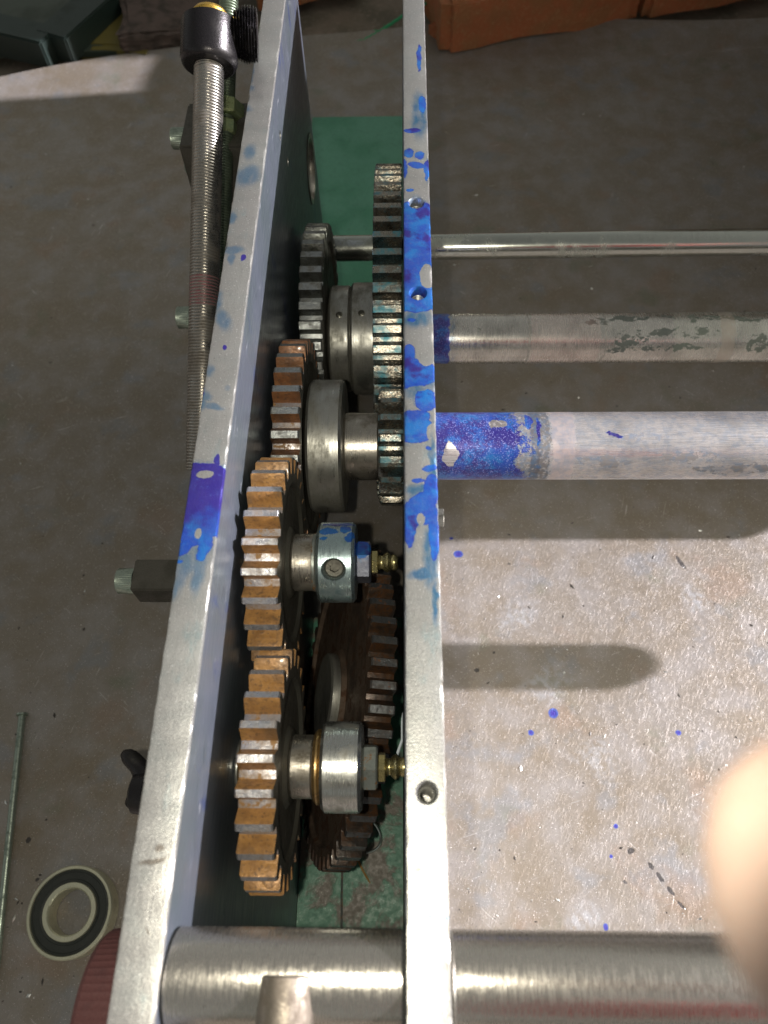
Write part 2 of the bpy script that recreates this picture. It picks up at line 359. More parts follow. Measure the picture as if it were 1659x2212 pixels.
def m_plate(name, ink, thin, org, extra):
    s = NT(name)
    n = s.noise(60, detail=4); f = s.noise(.55, detail=3, off=2); g = s.noise(7, detail=5, off=6)
    sp = s.n('SeparateXYZ'); s.l(s.P, sp.inputs[0])
    base = s.mix(s.ss(n, .4, .6), (.40, .405, .385), (.37, .365, .35))
    base = s.mix(s.ss(g, .45, .7, 0, .35), base, (.30, .33, .32))
    base = s.mix(s.ss(s.noise(.8, detail=2, off=40), .66, .72, 0, .7), base, (.10, .09, .08))
    base = s.mix(s.ss(s.noise(.7, detail=2, off=47), .64, .72, 0, .8), base, (.75, .75, .74))
    teal = s.ss(s.noise(14, detail=6, rough=.65, off=81, stretch=(1, .5, 1)), .58, .74, 0, .35); base = s.mix(teal, base, (.12, .33, .38))
    th = s.math('MULTIPLY', s.ss(s.blobs(px_blobs(thin, 340, org), 2.4, 6.0), -.1, .6, 0, .60 if name.startswith('left') else .85), s.ss(s.noise(4, detail=5, off=50, stretch=(1, .4, 1)), .25, .6, .4, 1))
    base = s.mix(th, base, s.mix(s.noise(5, off=3), (.02, .19, .33), (.02, .12, .30)))
    gr = s.ss(s.blobs(px_blobs(extra, 340, org), 1.5, 4.0), 0, .6, 0, .8); base = s.mix(gr, base, (.13, .11, .09))
    topm = s.ss(sp.outputs[2], 333, 338)
    amt = s.math('SUBTRACT', s.blobs(px_blobs(ink, 340, org), 1.6, 5.0), s.math('SUBTRACT', 1.0, topm))
    if name.startswith('right'): hole = R4([(308, 745, 46, 74), (300, 1225, 52, 62), (345, 1690, 40, 60), (270, 2205, 26, 36), (250, 1420, 60, 18)]); deep = None
    else: hole = L5([(395, 675, 62, 27), (345, 1115, 26, 40), (200, 1175, 22, 16)]); deep = s.ss(s.math('ADD', sp.outputs[1], s.math('MULTIPLY', g, 30)), at(420, 1120, 340).y - org[1] + 5, at(420, 1085, 340).y - org[1] + 15)
    clean = s.ss(s.blobs(px_blobs(hole, 340, org), 1.0, 4.0), 0, .05)
    amt = s.math('SUBTRACT', amt, s.math('MULTIPLY', clean, 3.0))
    col, mt, r, op = ink_over(s, amt, base, .78, s.ss(f, .3, .7, .30, .42), deep)
    nr = s.bump(f, .10, .9); nr = s.bump(s.noise(3, detail=4, off=3, stretch=(1, .3, 1)), .22, .5, nr)
    return s.done(col, mt, r, nr)
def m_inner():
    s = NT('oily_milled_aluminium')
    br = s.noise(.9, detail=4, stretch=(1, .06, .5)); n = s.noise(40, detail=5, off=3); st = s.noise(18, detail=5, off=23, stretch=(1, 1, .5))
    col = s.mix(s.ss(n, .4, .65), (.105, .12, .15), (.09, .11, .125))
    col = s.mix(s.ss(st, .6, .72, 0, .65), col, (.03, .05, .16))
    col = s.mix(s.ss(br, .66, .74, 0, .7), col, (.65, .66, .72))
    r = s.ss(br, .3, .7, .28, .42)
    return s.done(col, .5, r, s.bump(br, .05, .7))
M_floor = m_floor()
M_plateR = m_plate('right_plate_ink_stained_aluminium', ink_right, ink_right_thin, ORG_R, [(905, 1880, 14, 8), (960, 1480, 4, 20)])
M_plateL = m_plate('left_plate_ink_stained_aluminium', ink_left, ink_left_thin, ORG_L, [(330, 1860, 44, 9, .25), (345, 1830, 14, 12), (320, 2010, 2, 16, .8)])
M_inner = m_inner()
M_steel = m_metal('oily_turned_steel', (.48, .45, .40), (.10, .085, .06), .30, .95, .55, 16, True, bump=.04, pits=.5)
M_steeld = m_metal('dark_oily_steel', (.42, .42, .39), (.16, .155, .13), .34, .9, .6, 12, True, bump=.05, pits=.6)
M_blue = m_metal('ink_tinted_zinc_collar', (.40, .50, .52), (.10, .16, .18), .30, .9, .35, 10, True, bump=.03, pits=.4,
                 ink=[(-31, 7.0, 4, 1.6), (-24, 8.5, 3, 2.0), (-22, 3, 2, 1.6), (-27, 12, 7, 1.4), (-21, 5, 2, 1.6), (-33, 3, 1.6, 1)])
M_zinc = m_metal('pale_zinc_steel', (.55, .56, .54), (.22, .21, .18), .28, .95, .35, 9, True, bump=.04, pits=.6, k=17)
M_nutbl = m_metal('blue_black_nut', (.20, .21, .26), (.03, .03, .08), .36, .85, .5, 6, bump=.05, ink=[(-17, 3, 4, 5)])
M_nut = m_metal('rusty_zinc_nut', (.30, .33, .31), (.10, .11, .10), .4, .8, .4, 6, bump=.06, rust=(.25, .12, .04), rustamt=.4)
M_brass = m_metal('yellow_passivated_fitting', (.50, .43, .20), (.13, .11, .05), .26, .95, .4, 4, bump=.04, pits=.6)
M_bronze = m_metal('bronze_flange', (.50, .33, .14), (.10, .06, .03), .32, .9, .5, 6, True, bump=.05)
M_side = m_metal('greasy_gear_side', (.14, .135, .115), (.05, .045, .035), .42, .75, .6, 15, bump=.08, pits=.3)
M_sideB = m_metal('rusty_gear_side', (.16, .115, .085), (.035, .022, .015), .5, .4, .6, 15, bump=.1, rust=(.10, .045, .02), rustamt=.5)
def m_flank(name, a, b, c, dirt=.5, rough=.42, metal=.25):
    s = NT(name)
    n = s.noise(5, detail=5, rough=.62); k = s.noise(1.4, detail=4, off=6)
    sp = s.noise(26, detail=3, off=16)
    col = s.mix(s.ss(n, .35, .65), a, b)
    col = s.mix(s.math('MULTIPLY', s.ss(k, .52, .68), dirt), col, c)
    col = s.mix(s.ss(sp, .5, .62, 0, dirt), col, c)
    e = s.ss(s.noise(9, detail=5, rough=.7, off=61), .55, .62, 0, dirt); col = s.mix(e, col, tuple(x * .45 + .02 for x in a))
    nr = s.bump(n, .45, .8); nr = s.bump(k, .22, .8, nr)
    return s.done(col, s.ss(n, .5, .7, metal, metal + .1), s.ss(k, .3, .7, rough * .75, rough * 1.35), nr, coat=.15)
M_flO = m_flank('orange_rust_flank', (.38, .20, .065), (.27, .14, .05), (.09, .055, .03), .65)
M_flB = m_flank('brown_rust_flank', (.26, .12, .05), (.17, .075, .035), (.07, .045, .03), .7)
M_flR = m_flank('dark_rust_flank', (.075, .034, .014), (.04, .025, .016), (.025, .022, .02), .95)
M_flG = m_flank('grey_oily_flank', (.16, .17, .165), (.11, .115, .10), (.05, .05, .04), .5, .35, .8)
M_flT = m_flank('black_oily_flank', (.20, .175, .14), (.13, .12, .10), (.03, .13, .16), .5, .28, .85)
M_tip = m_metal('worn_tooth_tip', (.44, .44, .46), (.22, .18, .15), .33, .85, .55, 5, bump=.12, pits=.5)
M_root = m_metal('rust_stained_root', (.42, .40, .41), (.24, .17, .11), .36, .8, .6, 6, bump=.12, rust=(.34, .19, .07), rustamt=.4)
M_tipG = m_metal('grey_tooth_tip', (.36, .38, .38), (.16, .16, .15), .36, .9, .5, 6, bump=.14, pits=.4)
M_tipT = m_metal('ink_wet_tooth_tip', (.42, .38, .32), (.04, .26, .34), .24, .95, .6, 7, bump=.16, pits=.5)
M_tipR = m_metal('dull_dark_tooth_tip', (.12, .125, .13), (.06, .045, .035), .42, .8, .5, 5, bump=.12, rust=(.2, .07, .02), rustamt=.3)
M_thread = m_metal('threaded_rod_steel', (.40, .385, .36), (.15, .13, .11), .27, .95, .5, 12, bump=.03)
M_threadg = m_metal('greenish_thread_steel', (.22, .27, .20), (.06, .08, .05), .32, .9, .5, 9, bump=.03)
M_black = m_metal('blackened_steel', (.032, .030, .033), (.015, .014, .012), .25, .75, .4, 14, bump=.05, pits=.0)
M_gold = m_metal('brass_plug', (.75, .48, .10), (.4, .2, .05), .3, .95, .3, 6, bump=.05)
M_nutg = m_metal('green_yellow_zinc', (.42, .50, .26), (.16, .22, .14), .32, .85, .5, 8, bump=.04)
M_screw = m_metal('pale_green_zinc_screw', (.36, .42, .36), (.14, .18, .15), .34, .85, .4, 6, bump=.04)
M_redk = m_metal('dull_red_knob', (.11, .04, .04), (.06, .025, .028), .6, .1, .4, 9, bump=.1)
M_rubber = m_metal('black_rubber_seal', (.022, .026, .022), (.03, .035, .03), .5, .0, .4, 6, bump=.05)
M_ring = m_metal('brushed_bearing_ring', (.70, .69, .52), (.5, .5, .36), .36, .7, .3, 8, bump=.05, streak=(1, .1, 1))
M_bar = m_metal('greasy_turned_bar', (.50, .475, .43), (.42, .39, .35), .25, .95, -.9, 30, True, bump=.04, pits=.35)
M_barflat = m_metal('worn_pin_steel', (.20, .175, .145), (.10, .08, .06), .48, .8, .45, 6, bump=.08)
M_tie = m_metal('polished_tie_rod', (.52, .54, .50), (.30, .32, .28), .17, .97, .35, 30, True, bump=.02)
M_block = m_metal('dark_clamp_block', (.075, .07, .06), (.04, .038, .03), .55, .4, .5, 14, bump=.15)

def m_green(nm, worn):
    s = NT(nm); n = s.noise(26, detail=6, rough=.62, dist=.4); f = s.noise(3, detail=5, off=4)
    col = s.mix(s.ss(s.noise(60, detail=3, off=8), .4, .6), (.045, .19, .115), (.075, .235, .16))
    col = s.mix(s.ss(f, .5, .75, 0, .4), col, (.05, .11, .09))
    sp = s.n('SeparateXYZ'); s.l(s.P, sp.inputs[0])
    w = s.math('MULTIPLY', s.ss(n, .46, .56), worn)
    col = s.mix(w, col, s.mix(f, (.15, .10, .085), (.10, .08, .06)))
    col = s.mix(s.ss(s.noise(1.1, detail=2, off=9), .70, .75), col, (.02, .03, .03))
    return s.done(col, .0, s.ss(f, .3, .7, .38, .55), s.bump(s.math('SUBTRACT', f, w), .2, .6))
M_green = m_green('chipped_green_paint', .9); M_greenc = m_green('clean_green_paint', 0.0)
def m_roller(name, base, dark, inks, patches, bands, rough, org, metal=.9, fade=None):
    """roller with ink at the plate end, rings of dried glue, painted reflection tint and dark flaked patches"""
    s = NT(name); v = lathed_vec(s, 17)
    sp = s.n('SeparateXYZ'); s.l(v, sp.inputs[0]); X = sp.outputs[0]
    n = s.noise(20, v, detail=6); f = s.noise(.6, v, detail=3, stretch=(1, .05, 1) if fade is None else (.04, 1, 1)); g = s.noise(1.0, v, detail=4, off=7, stretch=(.2, 1, 1))
    col = s.mix(s.ss(n, .4, .7), base, tuple(x * .72 for x in base)); rr = s.ss(f, .3, .7, rough * .8, rough * 1.25); mt = metal
    col = s.mix(s.ss(f, .58, .75, 0, .3), col, tuple(x * .5 for x in base))
    pa = s.ss(s.blobs(patches, 6.0, 9.0, v), .05, .12); fl_ = s.noise(5, v, detail=6, rough=.7, stretch=(.6, 1, 1), off=12)
    pk = s.math('MULTIPLY', pa, s.ss(fl_, .475, .49)); col = s.mix(s.math('MULTIPLY', pk, .9), col, dark); rr = s.fmix(pk, rr, .5); mt = s.fmix(pk, mt, .2)
    for (x0, x1, c, am) in bands:
        wob = s.math('ADD', X, s.math('MULTIPLY', s.math('SUBTRACT', s.noise(4, v, detail=5, off=x0), .5), 5.0))
        k = s.math('MULTIPLY', s.math('MULTIPLY', s.ss(wob, x0 - .5, x0 + .6), s.ss(wob, x1 + .5, x1 - .6)), s.math('MULTIPLY', s.ss(s.noise(2.4, v, detail=6, rough=.75, off=x1), .30, .52), am))
        col = s.mix(k, col, c); rr = s.fmix(k, rr, .48); mt = s.fmix(k, mt, .5)
    amt = s.blobs(inks, 3.2, 7.0, v)
    if fade:
        q = s.math('ADD', X, s.math('ADD', s.math('MULTIPLY', s.math('SUBTRACT', s.noise(9, v, detail=6, rough=.65, off=41), .5), 60), s.math('MULTIPLY', s.math('SUBTRACT', s.noise(.9, v, detail=4, rough=.8, off=44), .5), 34)))
        amt = s.math('MAXIMUM', amt, s.ss(q, fade[1], fade[0], -.15, .9))
        amt = s.math('SUBTRACT', amt, s.math('MULTIPLY', 3.0, s.ss(s.blobs([(25.5, -14.5, 4.2, 6), (50, 2, 5, 2.5)], 2.6, 5, v), 0, .05)))
    sparkle = s.ss(s.noise(.7, detail=2, off=60), .56, .66)
    col, mt, rr, op = ink_over(s, amt, col, mt, rr, s.ss(s.math('ADD', s.noise(12, v, detail=6, rough=.7, off=71), s.math('MULTIPLY', s.noise(.8, detail=3, off=73), .3)), .58, .72))
    col = s.mix(s.math('MULTIPLY', s.math('MULTIPLY', sparkle, op), .45), col, (.35, .38, .75))
    nr = s.bump(g, .07, .8); nr = s.bump(fl_, .12, .6, nr)
    return s.done(col, mt, rr, nr)
YC, ZC = 231.0, 232.5
YD = 525 * sin(rad(41.4)); ZD = 580 - 525 * cos(rad(41.4))
# arc position 0 is straight up; the camera looks from -Y, so what it sees lies round -10
M_rollC = m_roller('main_roller_surface', (.60, .575, .58), (.16, .15, .15),
    [(66, 4, 2, 5), (71, -2, 1.0, 9), (110, -4.5, 4.5, .9, -.3)],
    [(150, -16, 22, 3.5), (105, -18, 16, 3), (175, -23, 30, 3), (125, -5, 14, 2)],
    [(46, 77, (.13, .12, .115), .9), (54, 70, (.45, .43, .42), .25), (56, 58, (.04, .04, .05), .9), (67, 72, (.10, .10, .12), .9), (78, 90, (.50, .38, .38), .4)], .28, (0, YC, ZC), .72, (30, 74))
M_rollD = m_roller('second_roller_surface', (.56, .54, .51), (.03, .045, .04),
    [(10, -4, 21.5, 200)],
    [(50, -6, 2.6, 2.4), (148, -14, 12, 9), (130, 0, 12, 2.5), (148, 2, 14, 3), (180, -9, 26, 4), (172, -19, 26, 2.5), (229, -16, 8, 8), (195, 3, 30, 3), (225, 0, 16, 1.5), (135, -21, 8, 2)],
    [(82, 83, (.10, .09, .08), .8), (131, 132, (.13, .12, .11), .6), (205, 214, (.35, .27, .22), .5), (84, 128, (.60, .30, .28), .14), (175, 400, (.30, .36, .27), .15)], .24, (0, YD, ZD), .92)  # the wide pink band is a painted reflection, the wide green one a tint

# ------------------------------------------------------------------ the ground: steel sheet with a curled far edge, concrete beyond
def grid(x0, x1, y0, y1, nx, ny, fz, fx=lambda x, y: (x, y)):
    vs = []; fs = []
    for j in range(ny + 1):
        for i in range(nx + 1):
            x = x0 + (x1 - x0) * i / nx; y = y0 + (y1 - y0) * j / ny; X, Y = fx(x, y); vs.append((X, Y, fz(X, Y, i / nx, j / ny)))
    for j in range(ny):
        for i in range(nx):
            a = j * (nx + 1) + i; fs.append((a, a + 1, a + nx + 2, a + nx + 1))
    return MB().add(vs, fs)
def edgeY(x): return 1020 + (x + 190) * (.30 if x < -190 else .04) + 10 * sin(x / 90)
def sheetmap(x, y):
    t = (y + 900) / 1900.0; return x, -900 + t * (edgeY(x) + 900)
def sheetz(x, y, i, j):
    d = edgeY(x) - y
    return 1.2 * sin(x / 150 + 1) * cos(y / 190) * .4 + (9 * max(0, 1 - d / 70) ** 2)
fb = grid(-1300, 1600, -900, 1000, 116, 96, sheetz, sheetmap)
tag(fb.build('steel_floor_sheet', M_floor, angle=60), 'scratched brown steel sheet under the whole machine', None, None, 'structure')
def m_concrete():
    s = NT('dusty_concrete'); n = s.noise(70, detail=6); f = s.noise(6, detail=6, off=3)
    col = s.mix(s.ss(n, .4, .62), (.20, .165, .13), (.13, .115, .085)); col = s.mix(s.ss(f, .5, .7, 0, .5), col, (.28, .23, .19))
    return s.done(col, 0, .9, s.bump(f, 1.2, .8))
tag(grid(-6000, 6000, -6000, 9000, 40, 40, lambda x, y, i, j: -14 + .0).build('concrete_ground', m_concrete()), 'dusty brown concrete ground beyond the steel sheet', None, None, 'structure')

# ------------------------------------------------------------------ side plates
def plate(name, x0, x1, y0, y1, ztop, org, matt, mati, label, innerside, cutters, seed):
    rng = random.Random(seed); mb = MB(); n = 230; vs = []; fs = []; mi = []
    def ring(y):
        j = lambda a: rng.uniform(-a, a)
        b = .75
        return [(x0, y, 0), (x0, y, ztop - b + j(.12)), (x0 + b * .5 + j(.15), y, ztop - .15 + j(.1)), (x0 + 1.3, y, ztop), (x1 - 1.3, y, ztop), (x1 - b * .5 + j(.22), y, ztop - .12 + j(.14)), (x1 + j(.08), y, ztop - b + j(.2)), (x1, y, ztop - 1.8), (x1, y, 0)]
    k = 9
    for i in range(n + 1): vs += ring(y0 + (y1 - y0) * i / n)
    for i in range(n):
        for j in range(k):
            q = (j + 1) % k; fs.append((i * k + j, i * k + q, (i + 1) * k + q, (i + 1) * k + j))
            mi.append(1 if (j in (7,) and innerside == 1) or (j == 0) else 0)
    fs += [tuple(range(k)), tuple(reversed(range(n * k, n * k + k)))]; mi += [0, 0]
    mb.add(vs, fs, mi)
    o = mb.build(name, [matt, mati], org=org, angle=24)
    if cutters: cut(o, cutters)
    return tag(o, label, 'side plate', 'aluminium side plates of the machine')
holesR = []
hole_spots = [(899, 438, 3.3), (903, 633, 3.4), (922, 1712, 3.0)]
for u, v, r in hole_spots:
    p = at(u, v, 340); holesR.append(MB().lathe([(-22, r * .8), (-6, r * .8), (-1.0, r), (2, r + 1.6)], (p.x, p.y, 340), (0, 0, 1), 32))
pR = plate('side_plate', 1.2, 13.2, -60, 518, 340, ORG_R, M_plateR, M_inner, 'right aluminium plate on edge, blotched with bright blue ink and drilled with three holes', 0, holesR, 3)
bore = MB().lathe([(-30, 24), (30, 24)], (-71, 485, 212), (1, 0, 0), 64)
sm = [MB().lathe([(-8, 2.6), (8, 2.6)], (-65, y, z), (1, 0, 0), 20) for y, z in ((389, 290), (377, 315))]
pL = plate('side_plate', -77.6, -65.0, -60, 518, 340, ORG_L, M_plateL, M_inner, 'left aluminium plate on edge with one deep violet ink patch and a lit inner face', 1, [bore] + sm, 5)
bo = (-71, 485, 212)
b1 = MB().lathe([(-4, 23.9), (-4, 19), (4, 19), (6.6, 20.5), (6.6, 23.9)], bo, (1, 0, 0), 64, cap=(False, False)).build('bearing_ring', M_steel, pL, org=bo)
for (u, v, r) in hole_spots:        # threads in the tapped holes
    p = at(u, v, 340)
    mb = MB()
    for k in range(12): mb.lathe([(-4.0 - k * 1.2, r * .8 - .02), (-4.4 - k * 1.2, r * .8 - .45), (-4.8 - k * 1.2, r * .8 - .02)], (p.x, p.y, 340), (0, 0, 1), 28, cap=(False, False))
    mb.build('hole_thread', M_steeld, pR)

# ------------------------------------------------------------------ green base panels and the floor between
def panel(name, x0, x1, y0, y1, z, label, mat=None):
    o = MB().box((x0, y0, z - 4), (x1, y1, z), .8).build(name, mat or M_green, org=((x0 + x1) / 2, y0, z - 4)); return tag(o, label, 'base panel', 'green painted base panels')
panel('base_panel', -64.8, 1.0, -110, 205, 45, 'lower green base panel with brown worn patches, in front between the plates')
panel('base_panel', -98, 12.5, 519, 793, 45, 'smooth dark green panel behind the plates at the top', M_greenc)
panel('base_panel', -64.8, 1.0, 440, 518.5, 45, 'narrow green panel under the rearmost gears between the plates', M_greenc)
seam = MB().tube([(-37 + .4 * sin(i), y, 45.4) for i, y in enumerate(range(-100, 140, 12))], .8, 6)

# ------------------------------------------------------------------ gear assemblies
def assembly(name, yz, label, cat, group=None): return thing(name, (0, yz[0], yz[1]), label, cat, group)
# A: upper orange idler gear
YA, ZA = 143.6, 272.0
A = assembly('idler_gear', (YA, ZA), 'upper orange rusty gear with blue stained set screw collar and grease nipple', 'gear', 'rusty idler gears on greased studs')
gear_mb(-61.5, -47.5, (YA, ZA), 25, 46.4, 6.8, 9, .23, .30, 14, phase=-rad(25) + .05).build('gear_wheel', [M_side, M_flO, M_tip, M_root], A, angle=28)
shaft(-64.9, -61.6, 15.5, (YA, ZA), M_bronze, 'flange', A)
shaft(-47.4, -37.2, 12.6, (YA, ZA), M_steel, 'hub_boss', A)
shaft(-39, -36.4, 12.9, (YA, ZA), M_nut, 'rust_washer', A)
col = shaft(-36.2, -19.8, 17.7, (YA, ZA), M_blue, 'clamp_collar', A, c=1.3, n=96)
an = rad(-35); dirS = Vector((0, sin(an), cos(an))); pS = Vector((-28.4, YA, ZA)) + dirS * 17.7
cut(col, [MB().lathe([(-10, 4.3), (-1.6, 4.3), (4, 7.8)], pS, dirS, 40)])
ss_ = screw_head(pS - dirS * 9.9, dirS, 4.25, 6.0, 24); ss_.build('set_screw', M_side, col)
def hexnut(x0, x1, r, yz, mat, name, par, ph=0.0):
    c = (x1 - x0) * .12; return MB().lathe([(x0, r * .9), (x0 + c, r), (x1 - c, r), (x1, r * .9)], (0, yz[0], yz[1]), n=6, phase=ph).build(name, mat, par, angle=20)
hexnut(-19.7, -13.2, 9.3, (YA, ZA), M_nutbl, 'lock_nut', A, .1)
def nipple(x, yz, par, L=9.5, k=1.0):
    e = hexnut(x, x + 3.0, 5.6 * k, yz, M_brass, 'grease_nipple', par, .35)
    prof = [(3, 3.0), (3.6, 3.4), (4.2, 3.0), (5.0, 3.1), (6.2, 4.3), (7.2, 4.6), (8.0, 3.9), (8.8, 3.2), (9.6, 3.6), (10.8, 3.5), (11.6, 2.4)]
    MB().lathe([(x + a, b * k) for a, b in prof], (0, yz[0], yz[1]), n=32).build('nipple_head', M_brass, e, org=e['_o'], angle=50)
nipple(-13.1, (YA, ZA), A, k=.98)
# B: lower orange gear
YB, ZB = 58.4, 262.0
B = assembly('idler_gear', (YB, ZB), 'lower orange rusty gear with plain bright collar and brass grease nipple', 'gear', 'rusty idler gears on greased studs')
gear_mb(-57, -43.8, (YB, ZB), 25, 46.4, 6.8, 9, .23, .30, 14, phase=.0).build('gear_wheel', [M_side, M_flO, M_tip, M_root], B, angle=28)
shaft(-64.9, -62.8, 11, (YB, ZB), M_steeld, 'spacer', B)
shaft(-62.7, -57.1, 15, (YB, ZB), M_bronze, 'flange', B)
shaft(-43.7, -34.6, 12.2, (YB, ZB), M_steel, 'hub_boss', B)
shaft(-34.5, -31.4, 14.5, (YB, ZB), M_bronze, 'bronze_washer', B, c=1.2)
shaft(-31.3, -15.5, 17.5, (YB, ZB), M_zinc, 'clamp_collar', B, c=1.3, n=96)
hexnut(-15.4, -9.4, 9.3, (YB, ZB), M_nut, 'lock_nut', B, .3)
nipple(-9.3, (YB, ZB), B, k=1.05)
# C: main roller
C_ = assembly('main_roller', (YC, ZC), 'large bright roller with blue inked end, big hub collar and brown toothed gear', 'roller', 'rollers through the right plate')
gear_mb(-61.5, -48, (YC, ZC), 31, 56.8, 6.8, 9, .30, .26, 20, phase=-rad(33.5)).build('gear_wheel', [M_side, M_flB, M_tipG, M_root], C_, angle=28)
shaft(-47.9, -30, 35.7, (YC, ZC), M_steeld, 'hub_collar', C_, c=1.4, n=112)
shaft(-30.0, -11.7, 18.1, (YC, ZC), M_steel, 'sleeve', C_, n=80)
gear_mb(-11.6, 1.1, (YC, ZC), 18, 31.8, 6.6, 9, .30, .22, 14, recess=.2, ch=1.3, phase=-rad(33.5) - .04).build('pinion', [M_side, M_flT, M_tipT, M_tipT], C_, angle=28)
shaft(13.25, 692, 18.1, (YC, ZC), M_rollC, 'roller_tube', C_, n=112)
# D: second roller with two gears
D_ = assembly('second_roller', (YD, ZD), 'flaked grey roller above the main roller, with grey gear and large dark gear', 'roller', 'rollers through the right plate')
gear_mb(-59, -45.6, (YD, ZD), 40, 72.8, 6.4, 9, .38, .24, 24, phase=-rad(41.4) + .03).build('gear_wheel', [M_side, M_flG, M_tipG, M_tipG], D_, angle=28)
h1 = shaft(-45.5, -32.3, 34.5, (YD, ZD), M_steeld, 'hub_collar', D_, c=1.2, n=112)
h2 = shaft(-31.7, -15.4, 36.4, (YD, ZD), M_steeld, 'hub_collar', D_, c=1.2, n=112)
shaft(-32.4, -31.6, 32.5, (YD, ZD), M_side, 'groove_ring', D_, c=.1, n=96)
for hh, xx, R_ in ((h1, -38.5, 34.5), (h2, -24.5, 36.4)):
    a = rad(-41.4 + 26); d = Vector((0, sin(a), cos(a))); p = Vector((xx, YD, ZD)) + d * R_
    cut(hh, [MB().lathe([(-7, 2.2), (3, 2.2)], p, d, 24)])
gear_mb(-15.2, .6, (YD, ZD), 64, 106.5, 7.2, 9, .36, .24, 30, wear=.2, phase=-rad(41.4)).build('large_gear', [M_side, M_flT, M_tipT, M_tipT], D_, angle=28)
shaft(13.25, 708, 16.2, (YD, ZD), M_rollD, 'roller_tube', D_, n=96)

# E: tie rod at the back (slightly slanting)
def rd(u, v, r):
    d = (M @ Vector((u - CX, CY - v, -F))).normalized(); return CP + d * r
pa = rd(712, 537, 612); pb = rd(1659, 522, 640)
ax = (pb - pa).normalized(); pa = pa - ax * 8
T = thing('tie_rod', tuple(pa), 'thin polished tie rod running behind the two thick rollers', 'rod')
MB().lathe(ch(0, 560, 9.3), pa, ax, 64).build('rod_shaft', M_tie, T, org=pa)

# F: front cross bar
YF, ZF = 253 * sin(rad(-2.6)), 326.3
Fb = assembly('cross_bar', (YF, ZF), 'thick turned steel bar crossing the bottom of the picture between and beyond the plates', 'bar')
fb_ = shaft(-64.9, 1.1, 12.9, (YF, ZF), M_bar, 'bar_section', Fb, c=1.1, n=112)
shaft(13.3, 330, 12.9, (YF, ZF), M_bar, 'bar_section', Fb, c=1.1, n=112)
MB().lathe([(0, 7.2), (.5, 7.7), (70, 7.7), (71, 7.0)], (-31.2, -10, 335), (0, -1, 0), 64).build('welded_pin', M_barflat, Fb)

# G: loose rusty gear leaning against the right plate
tau = rad(17); GC = Vector((-34.5, 120, 134))
Gm = Matrix.Translation(GC) @ Matrix.Rotation(tau, 4, 'Y')
G = thing('loose_gear', (GC.x, GC.y, 45), 'big dark rusty gear leaning inside against the right plate, below the collars', 'gear')
g = gear_mb(-6.7, 6.7, (0, 0), 52, 91.5, 6.8, 15, .34, .24, 27, recess=2.5, wear=.2, ch=.8).xform(Gm)
g.build('gear_wheel', [M_sideB, M_flR, M_tipR, M_flR], G, angle=28)
MB().lathe([(-12, 24), (-11, 25.5), (-4, 25.5)], n=72).xform(Gm).build('hub_boss', M_steeld, G)
sh = [Vector(p) for p in ()]
# pale plastic shard beside the leaning gear
p1 = at(871, 1540, 190); mb = MB(); z0 = 188
ring = []
q = [(868, 1560), (874, 1540), (879, 1575), (872, 1602), (861, 1632), (858, 1626), (868, 1598)]
pts = [at(u, v, z0) for u, v in q]
pts = [Vector((min(p.x, .9), p.y, p.z)) for p in pts]
mb.add([p for p in pts] + [p + Vector((-.4, 0, 1.0)) for p in pts], [tuple(range(7)), tuple(range(13, 6, -1))] + [(i, (i + 1) % 7, 7 + (i + 1) % 7, 7 + i) for i in range(7)])
s_ = NT('pale_film'); M_film = s_.done((.62, .70, .78), 0, .3)
tag(mb.build('plastic_scrap', M_film, org=tuple(pts[0])), 'pale scrap of torn film beside the leaning gear and right plate', 'scrap')
# wire clipping
def arc(ps, n=28):
    out = []
    for i in range(n + 1):
        t = i / n; k = len(ps) - 1; q = [Vector(p) for p in ps]
        while len(q) > 1: q = [q[j].lerp(q[j + 1], t) for j in range(len(q) - 1)]
        out.append(q[0])
    return out
s_ = NT('wire_steel'); M_wire = s_.done((.55, .6, .55), .9, .3)
wp = arc([(*at(808, 1778, 60)[:2], 60), (*at(828, 1800, 56)[:2], 56), (*at(832, 1835, 50)[:2], 50), (*at(792, 1842, 47)[:2], 47)])
tag(MB().tube(wp, .8, 8).build('wire_clipping', M_wire, org=tuple(wp[-1])), 'curled bright wire clipping by the lowest teeth of the leaning gear', 'wire')
s_ = NT('dry_straw'); M_straw = s_.done((.30, .18, .06), 0, .6)
wp = arc([(*at(771, 1852, 46)[:2], 46), (*at(782, 1880, 47)[:2], 47), (*at(800, 1908, 46)[:2], 46)], 10)
tag(MB().tube(wp, [.4] + [.8] * 8 + [.6, .3], 6).build('straw_bit', M_straw, org=tuple(wp[0])), 'thin brown straw lying on the green base panel', 'straw')
tag(seam.build('welding_seam', M_nut, org=(-37, 0, 45)), 'thin raised rusty rod lying along the green base panel', 'rod')

# ------------------------------------------------------------------ threaded rod group left of the left plate
ra = rd(452, 120, 462); rb = rd(434, 990, 402)
rax = (rb - ra).normalized(); L = (rb - ra).length
RT = thing('threaded_rod', tuple(ra), 'long thick threaded rod with a black collar, left of the left plate', 'threaded rod', 'threaded rods beside the left plate')
thread(ra, rax, L + 6, 7.6, 1.55, .55, 44).build('thread', M_thread, RT, org=tuple(ra))
cl = MB().lathe([(-22.5, 12.6), (-21.5, 14.2), (-3.2, 14.4), (-.9, 13.4), (0, 12.2)], ra + rax * 6, rax, 72).build('black_collar', M_black, RT, org=tuple(ra))
MB().lathe([(-28.5, 3), (-28, 8), (-26, 9.4), (-22.4, 9.4)], ra + rax * 6, rax, 48).build('brass_plug', M_gold, RT, org=tuple(ra))
pr = rd(436, 640, 424) ; pr = ra + rax * ((pr - ra).dot(rax))
